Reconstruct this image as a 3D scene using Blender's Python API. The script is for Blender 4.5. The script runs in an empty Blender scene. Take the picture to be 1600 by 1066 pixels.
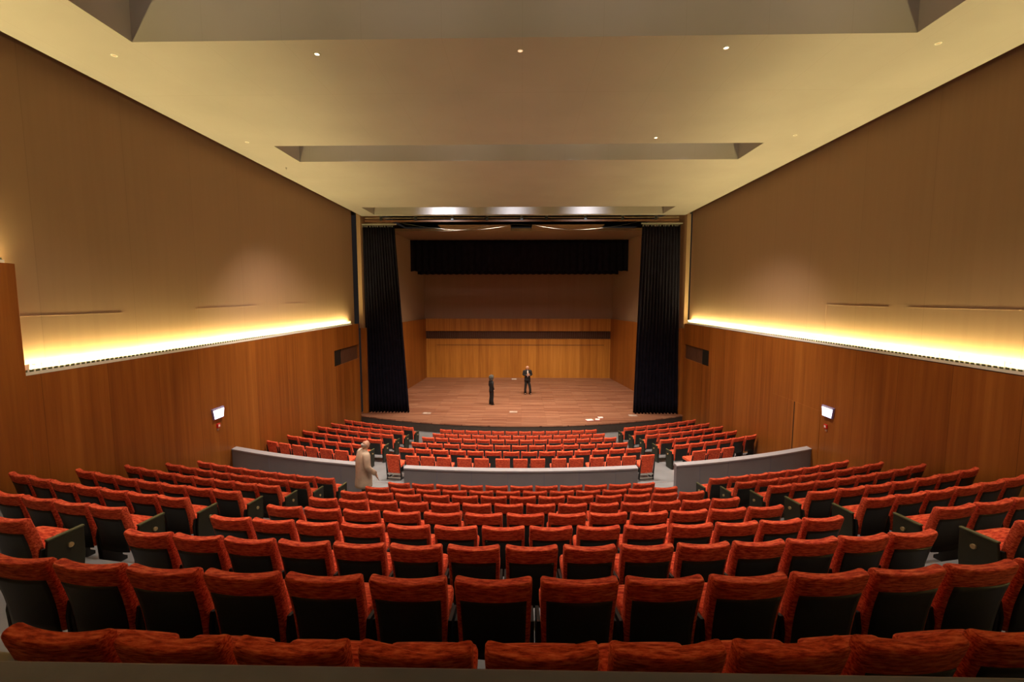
import bpy, bmesh, math, random
from mathutils import Vector, Matrix
random.seed(7)
S = bpy.context.scene
COL = S.collection
PI = math.pi

# ------------------------------------------------------------------ camera, world, exposure
cam_d = bpy.data.cameras.new('camera'); cam = bpy.data.objects.new('camera', cam_d); COL.objects.link(cam)
F_PX = 711.0
cam_d.sensor_width = 36.0; cam_d.lens = 36.0*F_PX/1600.0; cam_d.clip_start = 0.05; cam_d.clip_end = 200
PITCH = math.atan(67/F_PX); YAW = math.atan(15/F_PX*math.cos(PITCH))
cam.location = (0, 0, 0); cam.rotation_euler = (PI/2-PITCH, 0, YAW)
S.camera = cam
w = bpy.data.worlds.new('world'); S.world = w; w.use_nodes = True
w.node_tree.nodes['Background'].inputs[0].default_value = (0.55, 0.45, 0.40, 1)
w.node_tree.nodes['Background'].inputs[1].default_value = 0.02
S.view_settings.view_transform = 'Standard'; S.view_settings.look = 'None'
S.view_settings.exposure = 0.0; S.view_settings.gamma = 1.0; S.view_settings.use_curve_mapping = False
S.cycles.use_denoising = True
S.cycles.max_bounces = 8; S.cycles.diffuse_bounces = 5; S.cycles.sample_clamp_indirect = 6.0

WARM = (1.0, 0.84, 0.34); SOFT = (1.0, 0.85, 0.72); COOL = (0.86, 0.90, 1.0)
SLOT_POWER = 930.0; STAGE_POWER = 1900.0; STRIP_STRENGTH = 500.0; DOWN_POWER = 40.0

def lamp(name, typ, loc, target, power, color, parent=None, size=0.1, size_y=None, angle=None, blend=0.5, spread=None):
    d = bpy.data.lights.new(name, typ); d.energy = power; d.color = color
    if typ == 'AREA':
        d.shape = 'RECTANGLE' if size_y else 'SQUARE'; d.size = size
        if size_y: d.size_y = size_y
        if spread: d.spread = spread
    else:
        d.shadow_soft_size = size
    if typ == 'SPOT':
        d.spot_size = angle; d.spot_blend = blend
    o = bpy.data.objects.new(name, d); COL.objects.link(o)
    o.location = loc
    o.rotation_euler = (Vector(target)-Vector(loc)).to_track_quat('-Z', 'Y').to_euler()
    if parent: o.parent = parent; o.matrix_parent_inverse = Matrix.Translation(parent.location).inverted()
    return o

# ------------------------------------------------------------------ materials
def new_mat(name):
    m = bpy.data.materials.new(name); m.use_nodes = True
    n = m.node_tree.nodes; return m, n, m.node_tree.links, n['Principled BSDF']
def ramp(n, stops):
    r = n.new('ShaderNodeValToRGB'); e = r.color_ramp.elements
    while len(e) < len(stops): e.new(0.5)
    for k, (p, c) in enumerate(stops): e[k].position = p; e[k].color = (*c, 1)
    return r
def plain(name, col, rough=0.6, metal=0.0, var=0.10, scale=6.0, spec=0.4, coords='Object'):
    m, n, l, b = new_mat(name)
    tc = n.new('ShaderNodeTexCoord'); nz = n.new('ShaderNodeTexNoise'); nz.inputs['Scale'].default_value = scale
    nz.inputs['Detail'].default_value = 4
    l.new(tc.outputs[coords], nz.inputs['Vector'])
    r = ramp(n, [(0.3, tuple(c*(1-var) for c in col)), (0.7, tuple(min(1, c*(1+var)) for c in col))])
    l.new(nz.outputs[0], r.inputs[0]); l.new(r.outputs[0], b.inputs['Base Color'])
    b.inputs['Roughness'].default_value = rough; b.inputs['Metallic'].default_value = metal
    b.inputs['Specular IOR Level'].default_value = spec
    return m
def emit(name, col, strength):
    m, n, l, b = new_mat(name)
    b.inputs['Base Color'].default_value = (0.8, 0.8, 0.8, 1)
    b.inputs['Emission Color'].default_value = (*col, 1); b.inputs['Emission Strength'].default_value = strength
    return m
def fabric():
    m, n, l, b = new_mat('red_chenille')
    tc = n.new('ShaderNodeTexCoord'); oi = n.new('ShaderNodeObjectInfo')
    mu = n.new('ShaderNodeMath'); mu.operation = 'MULTIPLY'; mu.inputs[1].default_value = 37.0
    l.new(oi.outputs['Random'], mu.inputs[0])
    ad = n.new('ShaderNodeVectorMath'); ad.operation = 'ADD'
    l.new(tc.outputs['Object'], ad.inputs[0]); l.new(mu.outputs[0], ad.inputs[1])
    mp = n.new('ShaderNodeMapping'); mp.inputs['Scale'].default_value = (14, 60, 105); l.new(ad.outputs[0], mp.inputs[0])
    nz = n.new('ShaderNodeTexNoise'); nz.inputs['Scale'].default_value = 1.0; nz.inputs['Detail'].default_value = 5
    nz.inputs['Roughness'].default_value = 0.65
    l.new(mp.outputs[0], nz.inputs['Vector'])
    r = ramp(n, [(0.36, (0.30, 0.012, 0.006)), (0.50, (0.70, 0.075, 0.028)), (0.66, (0.93, 0.20, 0.080))])
    l.new(nz.outputs[0], r.inputs[0]); l.new(r.outputs[0], b.inputs['Base Color'])
    b.inputs['Roughness'].default_value = 0.85; b.inputs['Specular IOR Level'].default_value = 0.2
    b.inputs['Sheen Weight'].default_value = 0.25; b.inputs['Sheen Tint'].default_value = (1.0, 0.35, 0.2, 1)
    bp = n.new('ShaderNodeBump'); bp.inputs['Strength'].default_value = 0.35; bp.inputs['Distance'].default_value = 0.004
    l.new(nz.outputs[0], bp.inputs['Height']); l.new(bp.outputs[0], b.inputs['Normal'])
    return m
def panelling(name, axis, dark, mid, light, panel=1.22, rough=0.38, seam_f=0.6):
    """vertical grained veneer: grain and panel widths run along the wall (axis 0 = x, 1 = y)"""
    m, n, l, b = new_mat(name)
    g = n.new('ShaderNodeNewGeometry'); sx = n.new('ShaderNodeSeparateXYZ'); l.new(g.outputs['Position'], sx.inputs[0])
    u = sx.outputs[axis]; z = sx.outputs[2]
    def math_(op, a, bb):
        q = n.new('ShaderNodeMath'); q.operation = op
        for k, v in enumerate((a, bb)):
            if isinstance(v, (int, float)): q.inputs[k].default_value = v
            else: l.new(v, q.inputs[k])
        return q.outputs[0]
    cell = math_('FLOOR', math_('DIVIDE', u, panel), 0)
    wn = n.new('ShaderNodeTexWhiteNoise'); wn.noise_dimensions = '1D'; l.new(cell, wn.inputs['W'])
    cell2 = math_('FLOOR', math_('DIVIDE', u, panel/4), 0)
    wn2 = n.new('ShaderNodeTexWhiteNoise'); wn2.noise_dimensions = '1D'; l.new(cell2, wn2.inputs['W'])
    cx = n.new('ShaderNodeCombineXYZ'); l.new(math_('MULTIPLY', u, 9.0), cx.inputs[0]); l.new(math_('MULTIPLY', z, 0.35), cx.inputs[1]); l.new(math_('MULTIPLY', wn.outputs[0], 30), cx.inputs[2])
    nz = n.new('ShaderNodeTexNoise'); nz.inputs['Scale'].default_value = 1.0; nz.inputs['Detail'].default_value = 6; nz.inputs['Roughness'].default_value = 0.6
    l.new(cx.outputs[0], nz.inputs['Vector'])
    t = math_('ADD', math_('ADD', math_('MULTIPLY', nz.outputs[0], 0.62), math_('MULTIPLY', wn.outputs[0], 0.16)), math_('MULTIPLY', wn2.outputs[0], 0.14))
    r = ramp(n, [(0.22, dark), (0.48, mid), (0.78, light)]); l.new(t, r.inputs[0])
    fr = math_('FRACT', math_('DIVIDE', u, panel), 0)
    seam = math_('LESS_THAN', fr, 0.007)
    mix = n.new('ShaderNodeMix'); mix.data_type = 'RGBA'; l.new(math_('MULTIPLY', seam, seam_f), mix.inputs['Factor'])
    l.new(r.outputs[0], mix.inputs['A']); mix.inputs['B'].default_value = (*[c*0.35 for c in dark], 1)
    l.new(mix.outputs['Result'], b.inputs['Base Color'])
    b.inputs['Roughness'].default_value = rough; b.inputs['Specular IOR Level'].default_value = 0.35
    return m
def boards():
    m, n, l, b = new_mat('stage_boards')
    g = n.new('ShaderNodeNewGeometry')
    br = n.new('ShaderNodeTexBrick'); br.inputs['Scale'].default_value = 1.0
    br.inputs['Brick Width'].default_value = 1.9; br.inputs['Row Height'].default_value = 0.13; br.inputs['Mortar Size'].default_value = 0.004
    br.offset = 0.37
    br.inputs['Color1'].default_value = (0.25, 0.098, 0.056, 1); br.inputs['Color2'].default_value = (0.43, 0.215, 0.13, 1); br.inputs['Mortar'].default_value = (0.12, 0.04, 0.02, 1)
    l.new(g.outputs['Position'], br.inputs['Vector'])
    mp = n.new('ShaderNodeMapping'); mp.inputs['Scale'].default_value = (0.9, 14, 1); l.new(g.outputs['Position'], mp.inputs[0])
    nz = n.new('ShaderNodeTexNoise'); nz.inputs['Scale'].default_value = 1.0; nz.inputs['Detail'].default_value = 5; l.new(mp.outputs[0], nz.inputs['Vector'])
    r = ramp(n, [(0.3, (0.62, 0.55, 0.5)), (0.7, (1, 1, 1))]); l.new(nz.outputs[0], r.inputs[0])
    mx = n.new('ShaderNodeMix'); mx.data_type = 'RGBA'; mx.blend_type = 'MULTIPLY'; mx.inputs['Factor'].default_value = 0.9
    l.new(br.outputs['Color'], mx.inputs['A']); l.new(r.outputs[0], mx.inputs['B']); l.new(mx.outputs['Result'], b.inputs['Base Color'])
    b.inputs['Roughness'].default_value = 0.42; b.inputs['Specular IOR Level'].default_value = 0.35
    return m
def ceiling_mat():
    m, n, l, b = new_mat('ceiling_plaster')
    g = n.new('ShaderNodeNewGeometry'); sx = n.new('ShaderNodeSeparateXYZ'); l.new(g.outputs['Position'], sx.inputs[0])
    nz = n.new('ShaderNodeTexNoise'); nz.inputs['Scale'].default_value = 0.7; nz.inputs['Detail'].default_value = 3; l.new(g.outputs['Position'], nz.inputs['Vector'])
    r = ramp(n, [(0.3, (0.285, 0.25, 0.235)), (0.7, (0.315, 0.277, 0.26))]); l.new(nz.outputs[0], r.inputs[0])
    # hairline joints between the ceiling boards
    tot = None
    for ax, s, w_ in ((0, 1.25, 0.006), (1, 3.1, 0.004)):
        d = n.new('ShaderNodeMath'); d.operation = 'DIVIDE'; l.new(sx.outputs[ax], d.inputs[0]); d.inputs[1].default_value = s
        f = n.new('ShaderNodeMath'); f.operation = 'FRACT'; l.new(d.outputs[0], f.inputs[0])
        q = n.new('ShaderNodeMath'); q.operation = 'LESS_THAN'; l.new(f.outputs[0], q.inputs[0]); q.inputs[1].default_value = w_
        if tot is None: tot = q.outputs[0]
        else:
            a = n.new('ShaderNodeMath'); a.operation = 'MAXIMUM'; l.new(tot, a.inputs[0]); l.new(q.outputs[0], a.inputs[1]); tot = a.outputs[0]
    k = n.new('ShaderNodeMath'); k.operation = 'MULTIPLY'; l.new(tot, k.inputs[0]); k.inputs[1].default_value = 0.28
    mx = n.new('ShaderNodeMix'); mx.data_type = 'RGBA'; l.new(k.outputs[0], mx.inputs['Factor']); l.new(r.outputs[0], mx.inputs['A']); mx.inputs['B'].default_value = (0.2, 0.17, 0.14, 1)
    l.new(mx.outputs['Result'], b.inputs['Base Color']); b.inputs['Roughness'].default_value = 0.55; b.inputs['Specular IOR Level'].default_value = 0.3
    return m
M = {}
M['fabric'] = fabric()
M['black_shell'] = plain('black_shell', (0.016, 0.016, 0.014), 0.42, var=0.2, spec=0.35)
M['frame'] = plain('black_steel', (0.012, 0.012, 0.011), 0.5)
M['end_panel'] = plain('olive_black_panel', (0.020, 0.021, 0.012), 0.45)
M['panel_edge'] = plain('olive_edge', (0.085, 0.085, 0.035), 0.5)
M['brass'] = plain('brass', (0.70, 0.52, 0.26), 0.3, 0.7)
M['rail'] = plain('pale_rail', (0.55, 0.53, 0.48), 0.4, 0.3)
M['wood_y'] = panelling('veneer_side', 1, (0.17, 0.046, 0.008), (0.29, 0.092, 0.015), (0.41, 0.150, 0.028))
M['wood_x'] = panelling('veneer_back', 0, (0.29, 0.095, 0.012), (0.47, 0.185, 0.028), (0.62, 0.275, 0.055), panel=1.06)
M['upper'] = panelling('tan_wall_cloth', 1, (0.240, 0.143, 0.084), (0.254, 0.152, 0.089), (0.268, 0.161, 0.095), panel=1.9, rough=0.8, seam_f=0.2)
M['upper_x'] = panelling('tan_wall_cloth_back', 0, (0.240, 0.143, 0.084), (0.254, 0.152, 0.089), (0.268, 0.161, 0.095), panel=1.9, rough=0.8, seam_f=0.2)
M['ceiling'] = ceiling_mat()
M['void'] = plain('dark_void', (0.02, 0.016, 0.014), 0.9)
M['boards'] = boards()
M['riser'] = plain('stage_front', (0.045, 0.032, 0.025), 0.6)
M['floor'] = plain('grey_floor', (0.215, 0.215, 0.22), 0.20, var=0.12, scale=2.0, coords='Object')
M['parapet'] = plain('grey_mauve_panel', (0.20, 0.185, 0.20), 0.5, var=0.06, scale=1.5)
M['parapet_top'] = plain('grey_mauve_cap', (0.33, 0.31, 0.325), 0.45, var=0.05)
M['ledge'] = plain('dark_grey_ledge', (0.155, 0.155, 0.215), 0.5, var=0.1)
M['velvet'] = plain('black_velvet', (0.008, 0.007, 0.012), 1.0, var=0.25, scale=3, spec=0.03)
M['metal'] = plain('grey_metal', (0.30, 0.28, 0.26), 0.45, 0.6)
M['cable'] = plain('pale_cable', (0.05, 0.045, 0.04), 0.6)
M['reflector'] = plain('white_reflector', (0.85, 0.83, 0.76), 0.4, var=0.03)
M['tube'] = emit('warm_tube', WARM, STRIP_STRENGTH)
M['stage_ceiling'] = plain('brown_reflector', (0.22, 0.145, 0.085), 0.6)
M['grille'] = plain('brown_grille', (0.10, 0.038, 0.016), 0.6)
M['black'] = plain('matt_black', (0.008, 0.008, 0.008), 0.7)
M['white'] = plain('white_paint', (0.80, 0.79, 0.77), 0.5, var=0.03)
M['sign'] = emit('lit_sign', (0.78, 0.82, 1.0), 4.0)
M['sign_case'] = plain('sign_case', (0.30, 0.26, 0.55), 0.4)
M['red_plastic'] = plain('red_plastic', (0.55, 0.02, 0.02), 0.35)
M['pale_plate'] = plain('pale_plate', (0.44, 0.32, 0.26), 0.4)
M['plate_lid'] = plain('plate_lid', (0.52, 0.42, 0.36), 0.4)
M['paper'] = plain('white_paper', (0.82, 0.80, 0.78), 0.7, var=0.04)
M['red_paper'] = plain('red_cover', (0.40, 0.02, 0.03), 0.5)
M['down_glow'] = emit('downlight_glow', (1.0, 0.86, 0.55), 6.0)
M['down_pink'] = emit('downlight_glow_dim', (1.0, 0.50, 0.30), 1.2)
M['white_lamp'] = emit('white_lamp', (0.93, 0.95, 1.0), 12.0)

# ------------------------------------------------------------------ mesh helpers
def link(name, me, mat=None, parent=None, smooth=False):
    o = bpy.data.objects.new(name, me); COL.objects.link(o)
    if mat is not None:
        for mm in (mat if isinstance(mat, (list, tuple)) else [mat]): me.materials.append(mm)
    if smooth:
        for p in me.polygons: p.use_smooth = True
    if parent: o.parent = parent
    return o
def mesh(name, verts, faces):
    me = bpy.data.meshes.new(name); me.from_pydata([tuple(v) for v in verts], [], faces); me.update()
    bm = bmesh.new(); bm.from_mesh(me); bmesh.ops.recalc_face_normals(bm, faces=bm.faces); bm.to_mesh(me); bm.free()
    return me
class MB:
    def __init__(s): s.v = []; s.f = []
    def box(s, x0, x1, y0, y1, z0, z1):
        k = len(s.v)
        s.v += [(x0,y0,z0),(x1,y0,z0),(x1,y1,z0),(x0,y1,z0),(x0,y0,z1),(x1,y0,z1),(x1,y1,z1),(x0,y1,z1)]
        s.f += [tuple(k+i for i in q) for q in ((0,3,2,1),(4,5,6,7),(0,1,5,4),(1,2,6,5),(2,3,7,6),(3,0,4,7))]
        return s
    def prism(s, poly, axis, a, b):
        """poly: 2-D outline in the other two axes, extruded from a to b along axis"""
        k = len(s.v); n = len(poly)
        def P(p, t):
            if axis == 0: return (t, p[0], p[1])
            if axis == 1: return (p[0], t, p[1])
            return (p[0], p[1], t)
        s.v += [P(p, a) for p in poly] + [P(p, b) for p in poly]
        s.f += [tuple(k+i for i in range(n)), tuple(k+n+i for i in reversed(range(n)))]
        s.f += [(k+i, k+n+i, k+n+(i+1) % n, k+(i+1) % n) for i in range(n)]
        return s
    def tube(s, pts, r, seg=8):
        k0 = len(s.v); n = len(pts)
        for i, p in enumerate(pts):
            p = Vector(p); a = Vector(pts[max(0, i-1)]); b = Vector(pts[min(n-1, i+1)]); d = (b-a).normalized()
            u = d.cross(Vector((0, 0, 1)) if abs(d.z) < 0.9 else Vector((1, 0, 0))).normalized(); w_ = d.cross(u)
            for j in range(seg):
                t = 2*PI*j/seg; s.v.append(tuple(p+u*(r*math.cos(t))+w_*(r*math.sin(t))))
        for i in range(n-1):
            for j in range(seg):
                a = k0+i*seg+j; b = k0+i*seg+(j+1) % seg
                s.f.append((a, b, b+seg, a+seg))
        s.f.append(tuple(k0+j for j in reversed(range(seg)))); s.f.append(tuple(k0+(n-1)*seg+j for j in range(seg)))
        return s
    def taper(s, path, seg=18):
        """path: (centre, half width, half depth) rings joined into one tapering closed form"""
        k0 = len(s.v); n = len(path)
        for i, (p, rx, ry) in enumerate(path):
            p = Vector(p); a = Vector(path[max(0, i-1)][0]); b = Vector(path[min(n-1, i+1)][0]); d = (b-a).normalized()
            ref = Vector((0, 1, 0)) if abs(d.y) < 0.92 else Vector((0, 0, 1))
            u = ref.cross(d).normalized(); w_ = d.cross(u)
            for j in range(seg):
                t = 2*PI*j/seg; s.v.append(tuple(p+u*(rx*math.cos(t))+w_*(ry*math.sin(t))))
        for i in range(n-1):
            for j in range(seg):
                a = k0+i*seg+j; b = k0+i*seg+(j+1) % seg; s.f.append((a, b, b+seg, a+seg))
        s.f.append(tuple(k0+j for j in reversed(range(seg)))); s.f.append(tuple(k0+(n-1)*seg+j for j in range(seg)))
        return s
    def me(s, name, bevel=0.0, seg=2):
        me = mesh(name, s.v, s.f)
        if bevel:
            bm = bmesh.new(); bm.from_mesh(me)
            bmesh.ops.bevel(bm, geom=[e for e in bm.edges if e.calc_face_angle(0) > 0.5], offset=bevel, segments=seg, affect='EDGES', profile=0.5)
            bm.to_mesh(me); bm.free()
        return me
    def build(s, name, mat, parent=None, bevel=0.0, smooth=False):
        return link(name, s.me(name, bevel), mat, parent, smooth)
def empty(name, loc, rz=0.0):
    o = bpy.data.objects.new(name, None); COL.objects.link(o); o.location = loc; o.rotation_euler = (0, 0, rz)
    o.empty_display_size = 0.2
    return o
def tag(o, label, cat, group=None):
    o['label'] = label; o['category'] = cat
    if group: o['group'] = group
    return o
def struct(o): o['kind'] = 'structure'; return o

# ------------------------------------------------------------------ hall dimensions (metres, eye at the origin)
XL, XR = -8.0, 8.03            # faces of the wood dado
UL, UR = -8.20, 8.23           # faces of the upper walls, set back above the dado ledge
CZ = 4.00                      # ceiling
DADO = -1.25                   # top of the dado
STG = -5.83                    # stage floor
CURT = 22.75
# rows: name, top of back, arc centre y, arc radius, blocks (first angle, step, count)
CX = -0.4
ROWS = [
 ('r0', -1.353, 25.0, 23.36, None, (-0.0635, 0.02103, 9), None),
 ('A', -1.667, 27.35, 24.8, None, (-0.1142, 0.02062, 14), None),
 ('B', -1.982, 27.17, 23.71, (-0.1801, 0.021, 1), (-0.1169, 0.01962, 15), (0.2150, 0.0225, 1)),
 ('C', -2.296, 28.43, 24.06, (-0.237, 0.02086, 4), (-0.1106, 0.01996, 14), (0.218, 0.02335, 3)),
 ('D', -2.611, 28.38, 23.09, (-0.3107, 0.02139, 7), (-0.112, 0.02193, 13), (0.2232, 0.02263, 6)),
 ('E', -2.925, 28.74, 22.52, (-0.3163, 0.02226, 7), (-0.1115, 0.02024, 14), (0.2238, 0.02377, 7)),
 ('F', -3.24, 28.92, 21.75, (-0.3328, 0.02115, 8), (-0.1117, 0.02187, 13), (0.2275, 0.02208, 8)),
 ('G', -3.554, 29.17, 21.08, (-0.3418, 0.022, 8), (-0.1103, 0.02356, 12), (0.2289, 0.02333, 8)),
 ('H', -3.869, 30.08, 21.02, (-0.3447, 0.02297, 8), (-0.1034, 0.02455, 11), (0.2244, 0.0238, 8)),
 ('J', -4.414, 32.07, 19.87, (-0.3766, 0.02619, 6), None, (0.284, 0.02563, 3)),
 ('I5', -4.606, 32.55, 19.24, (-0.3878, 0.02786, 6), (-0.164, 0.02818, 14), (0.289, 0.02938, 6)),
 ('I4', -4.808, 33.51, 19.02, (-0.3958, 0.03008, 6), (-0.1595, 0.02963, 13), (0.2867, 0.02969, 6)),
 ('I3', -4.97, 34.43, 18.83, (-0.3992, 0.02632, 7), (-0.1567, 0.02679, 14), (0.2785, 0.02713, 7)),
 ('I2', -5.184, 35.06, 18.29, (-0.4115, 0.02764, 7), (-0.1526, 0.0282, 13), (0.2807, 0.02892, 7)),
 ('I1', -5.355, 35.27, 17.38, (-0.428, 0.0295, 7), (-0.1555, 0.03118, 12), (0.2859, 0.03102, 7)),
]
J_ANGLES = [-0.1634, -0.1342, -0.1117, -0.0885, -0.0595, -0.0352, -0.0057, 0.0188, 0.0432, 0.0727, 0.0972, 0.1262, 0.1501, 0.1734, 0.2014]
SEAT_H = 0.82; CHAIR_H = 0.75
def arc_y(cy, R, x): return cy - math.sqrt(max(R*R-(x-CX)**2, 1))
FLOOR_OF = {r[0]: r[1]-(CHAIR_H if r[0] == 'J' else SEAT_H) for r in ROWS}
AISLE = -4.95

# ------------------------------------------------------------------ floor: terraces, cross aisle, shallow front terraces
lines = []                                        # (function of x -> y, z)
def const(y): return lambda x: y
def arc(cy, R, off): return lambda x: arc_y(cy, R, x)+off
lines += [(const(-3.0), -1.68), (const(1.30), -1.68), (const(1.30), FLOOR_OF['r0'])]
for a, b in zip(ROWS[:8], ROWS[1:9]):
    f = arc(b[2], b[3], -0.16); lines += [(f, FLOOR_OF[a[0]]), (f, FLOOR_OF[b[0]])]
h = ROWS[8]; f = arc(h[2], h[3], 0.72); lines += [(f, FLOOR_OF['H']), (f, AISLE)]
j = ROWS[9]; lines += [(arc(j[2], j[3], -0.75), AISLE)]
for r in ROWS[9:]:
    lines += [(arc(r[2], r[3], -0.16), FLOOR_OF[r[0]]), (arc(r[2], r[3], 0.56), FLOOR_OF[r[0]])]
lines += [(arc(ROWS[-1][2], ROWS[-1][3], 1.2), -6.28), (const(24.5), -6.28)]
NX = 44; xs = [UL+(UR-UL)*i/NX for i in range(NX+1)]
v = []; fc = []
for fn, z in lines: v += [(x, fn(x), z) for x in xs]
for i in range(len(lines)-1):
    for k in range(NX): a = i*(NX+1)+k; fc.append((a, a+1, a+NX+2, a+NX+1))
struct(link('floor', mesh('floor', v, fc), M['floor']))

# ------------------------------------------------------------------ hall walls
LEND, REND = 22.15, 22.55
NEAR = 7.05                                       # the dado steps up behind this line on the left
def side_wall(name, face, upper, end, sgn, bounds):
    m = MB(); a, b = sorted((upper, upper+sgn*0.25)); m.box(a, b, -3.0, end, -7.0, CZ+0.55)
    wall = struct(m.build(name, M['upper']))
    m = MB(); y0, y1 = bounds; a, b = sorted((face, upper-sgn*0.002))
    # a shallow recess near the stage holds the loudspeaker and its grille
    s0, s1, z0, z1 = end-3.0, end-0.12, -2.93, -2.25
    m.box(a, b, y0, s0, -7.0, DADO); m.box(a, b, s0, end, -7.0, z0); m.box(a, b, s0, end, z1, DADO); m.box(a, b, s1, end, z0, z1)
    m.build('wood_dado', M['wood_y'], wall)
    return wall, (s0, s1, z0, z1)
wallL, recL = side_wall('wall_left', XL, UL, LEND, -1, (NEAR, LEND))
wallR, recR = side_wall('wall_right', XR, UR, REND, 1, (-3.0, REND))
m = MB(); m.box(UL+0.002, XL+0.06, -3.0, NEAR, -7.0, 0.54); m.build('raised_wood_dado', M['wood_y'], wallL, bevel=0.01)
struct(MB().box(UL-0.3, UR+0.3, -3.25, -3.0, -3, CZ+0.6).build('wall_back', M['upper_x']))
# flush service panels cut into the cloth above the lamps: thin raised edges
for nm, X, sg, wall, L_ in (('cloth_panel_edge', UL, 1, wallL, [((9.2, -0.30), (7.2, -0.30)), ((11.3, -0.27), (13.9, -0.24)), ((11.3, -0.27), (11.3, -1.0)), ((15.6, -0.20), (17.2, -0.20))]),
                            ('cloth_panel_edge', UR, -1, wallR, [((9.9, -0.20), (7.2, -0.20)), ((12.5, -0.18), (12.5, -1.0)), ((10.4, -0.2), (12.5, -0.18))])):
    for (ya, za), (yb, zb) in L_:
        m = MB(); m.tube([(X, ya, za), (X, yb, zb)], 0.0035, 6); m.build(nm, M['upper'], wall)
# flush door in the right dado
dr = MB().box(XR-0.014, XR-0.001, 12.15, 14.45, AISLE-0.05, -3.02).build('door_1', M['wood_y'], None, bevel=0.004); struct(dr)
MB().box(XR-0.022, XR-0.014, 13.28, 13.31, AISLE-0.05, -3.02).build('door_seam', M['black'], dr)

# loudspeaker recesses: louvred grille and a black box at its near end
for wall, face, sg, (s0, s1, z0, z1), lab in ((wallL, XL, -1, recL, 'left'), (wallR, XR, 1, recR, 'right')):
    a, b = sorted((face+sg*0.10, face+sg*0.196))
    MB().box(a, b, s0+0.75, s1, z0, z1).build('recess_back', M['grille'], wall)
    m = MB(); y = s0+0.85
    while y < s1-0.05:
        a, b = sorted((face+sg*0.03, face+sg*0.10)); m.box(a, b, y, y+0.03, z0, z1); y += 0.09
    m.build('recess_slats', M['grille'], wall)
    sp = empty('loudspeaker', (face+sg*0.10, s0+0.375, z0)); tag(sp, 'black square loudspeaker set into the %s wood wall close to the stage curtain' % lab, 'loudspeaker')
    MB().box(-0.075, 0.075, -0.36, 0.36, 0.0, z1-z0).build('cabinet', M['black'], sp, bevel=0.01)
    a, b = sorted((-sg*0.076, -sg*0.088)); MB().box(a, b, -0.33, 0.33, 0.03, z1-z0-0.03).build('front_grille', M['frame'], sp, bevel=0.003)

# ------------------------------------------------------------------ ceiling with transverse slots
SLOTS = [(-6.12, 5.98, 5.95, 7.42), (-6.55, 6.25, 12.32, 13.72), (-7.10, 6.72, 20.5, 22.25)]
CE = 22.62
v = []; fc = []
def quad(*p): k = len(v); v.extend(p); fc.append(tuple(range(k, k+4)))
yb = -3.0
CLX, CRX = -7.84, 7.90
for (x0, x1, y0, y1) in SLOTS:
    quad((CLX, yb, CZ), (CRX, yb, CZ), (CRX, y0, CZ), (CLX, y0, CZ))
    quad((CLX, y0, CZ), (x0, y0, CZ), (x0, y1, CZ), (CLX, y1, CZ)); quad((x1, y0, CZ), (CRX, y0, CZ), (CRX, y1, CZ), (x1, y1, CZ))
    H = CZ+1.1
    quad((x0, y0, CZ), (x1, y0, CZ), (x1, y0, H), (x0, y0, H)); quad((x0, y1, CZ), (x1, y1, CZ), (x1, y1, H), (x0, y1, H))
    quad((x0, y0, CZ), (x0, y1, CZ), (x0, y1, H), (x0, y0, H)); quad((x1, y0, CZ), (x1, y1, CZ), (x1, y1, H), (x1, y0, H))
    quad((x0, y0, H), (x1, y0, H), (x1, y1, H), (x0, y1, H))
    yb = y1
quad((CLX, yb, CZ), (CRX, yb, CZ), (CRX, CE, CZ), (CLX, CE, CZ))
quad((CLX, -3, CZ), (CLX, CE, CZ), (CLX, CE, CZ+0.3), (CLX, -3, CZ+0.3)); quad((CRX, -3, CZ), (CRX, CE, CZ), (CRX, CE, CZ+0.3), (CRX, -3, CZ+0.3))
quad((CLX, CE, CZ), (CRX, CE, CZ), (CRX, CE, CZ+0.3), (CLX, CE, CZ+0.3))
ceil = struct(link('ceiling', mesh('ceiling', v, fc), M['ceiling']))
MB().box(UL-0.3, UR+0.3, -3.2, 24.5, CZ+1.2, CZ+1.4).build('ceiling_void', M['void'], ceil)
# added fill lights, out of sight up inside the slots, to brighten the seats
def added_slot_light(i, x0, x1, y, z, n, power, color, aim, ang, lab):
    t = empty('added_slot_luminaire', ((x0+x1)/2, y, z)); tag(t, lab, 'added fill light', None)
    L = (x1-x0)/2-0.2
    MB().box(-L, L, -0.10, 0.10, 0.05, 0.14).build('housing', M['metal'], t, bevel=0.01)
    MB().box(-L+0.03, L-0.03, -0.07, 0.07, 0.035, 0.05).build('diffuser', M['reflector'], t)
    for k in range(n):
        x = x0+(x1-x0)*(k+0.5)/n
        lamp('added_slot_wash_lamp', 'AREA', (x, y+0.14, z+0.10), (x, y+1.2, z-0.15), 3.6, (1.0, 0.84, 0.70), t, size=(x1-x0)/n*0.85, size_y=0.08)  # added wash that lightens the far face of the slot
        lamp('added_slot_lamp', 'SPOT', (x, y, z), (x, y+aim, z-3), power, color, t, size=0.15, angle=math.radians(ang), blend=0.7)
added_slot_light(0, *SLOTS[0][:2], 6.25, CZ+0.55, 4, SLOT_POWER*0.75, SOFT, 0.3, 100, 'added unseen fill light up in the ceiling slot nearest the viewer')
added_slot_light(1, *SLOTS[1][:2], 12.6, CZ+0.55, 4, SLOT_POWER*3.3, SOFT, 1.0, 95, 'added unseen fill light up in the middle ceiling slot')
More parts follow.
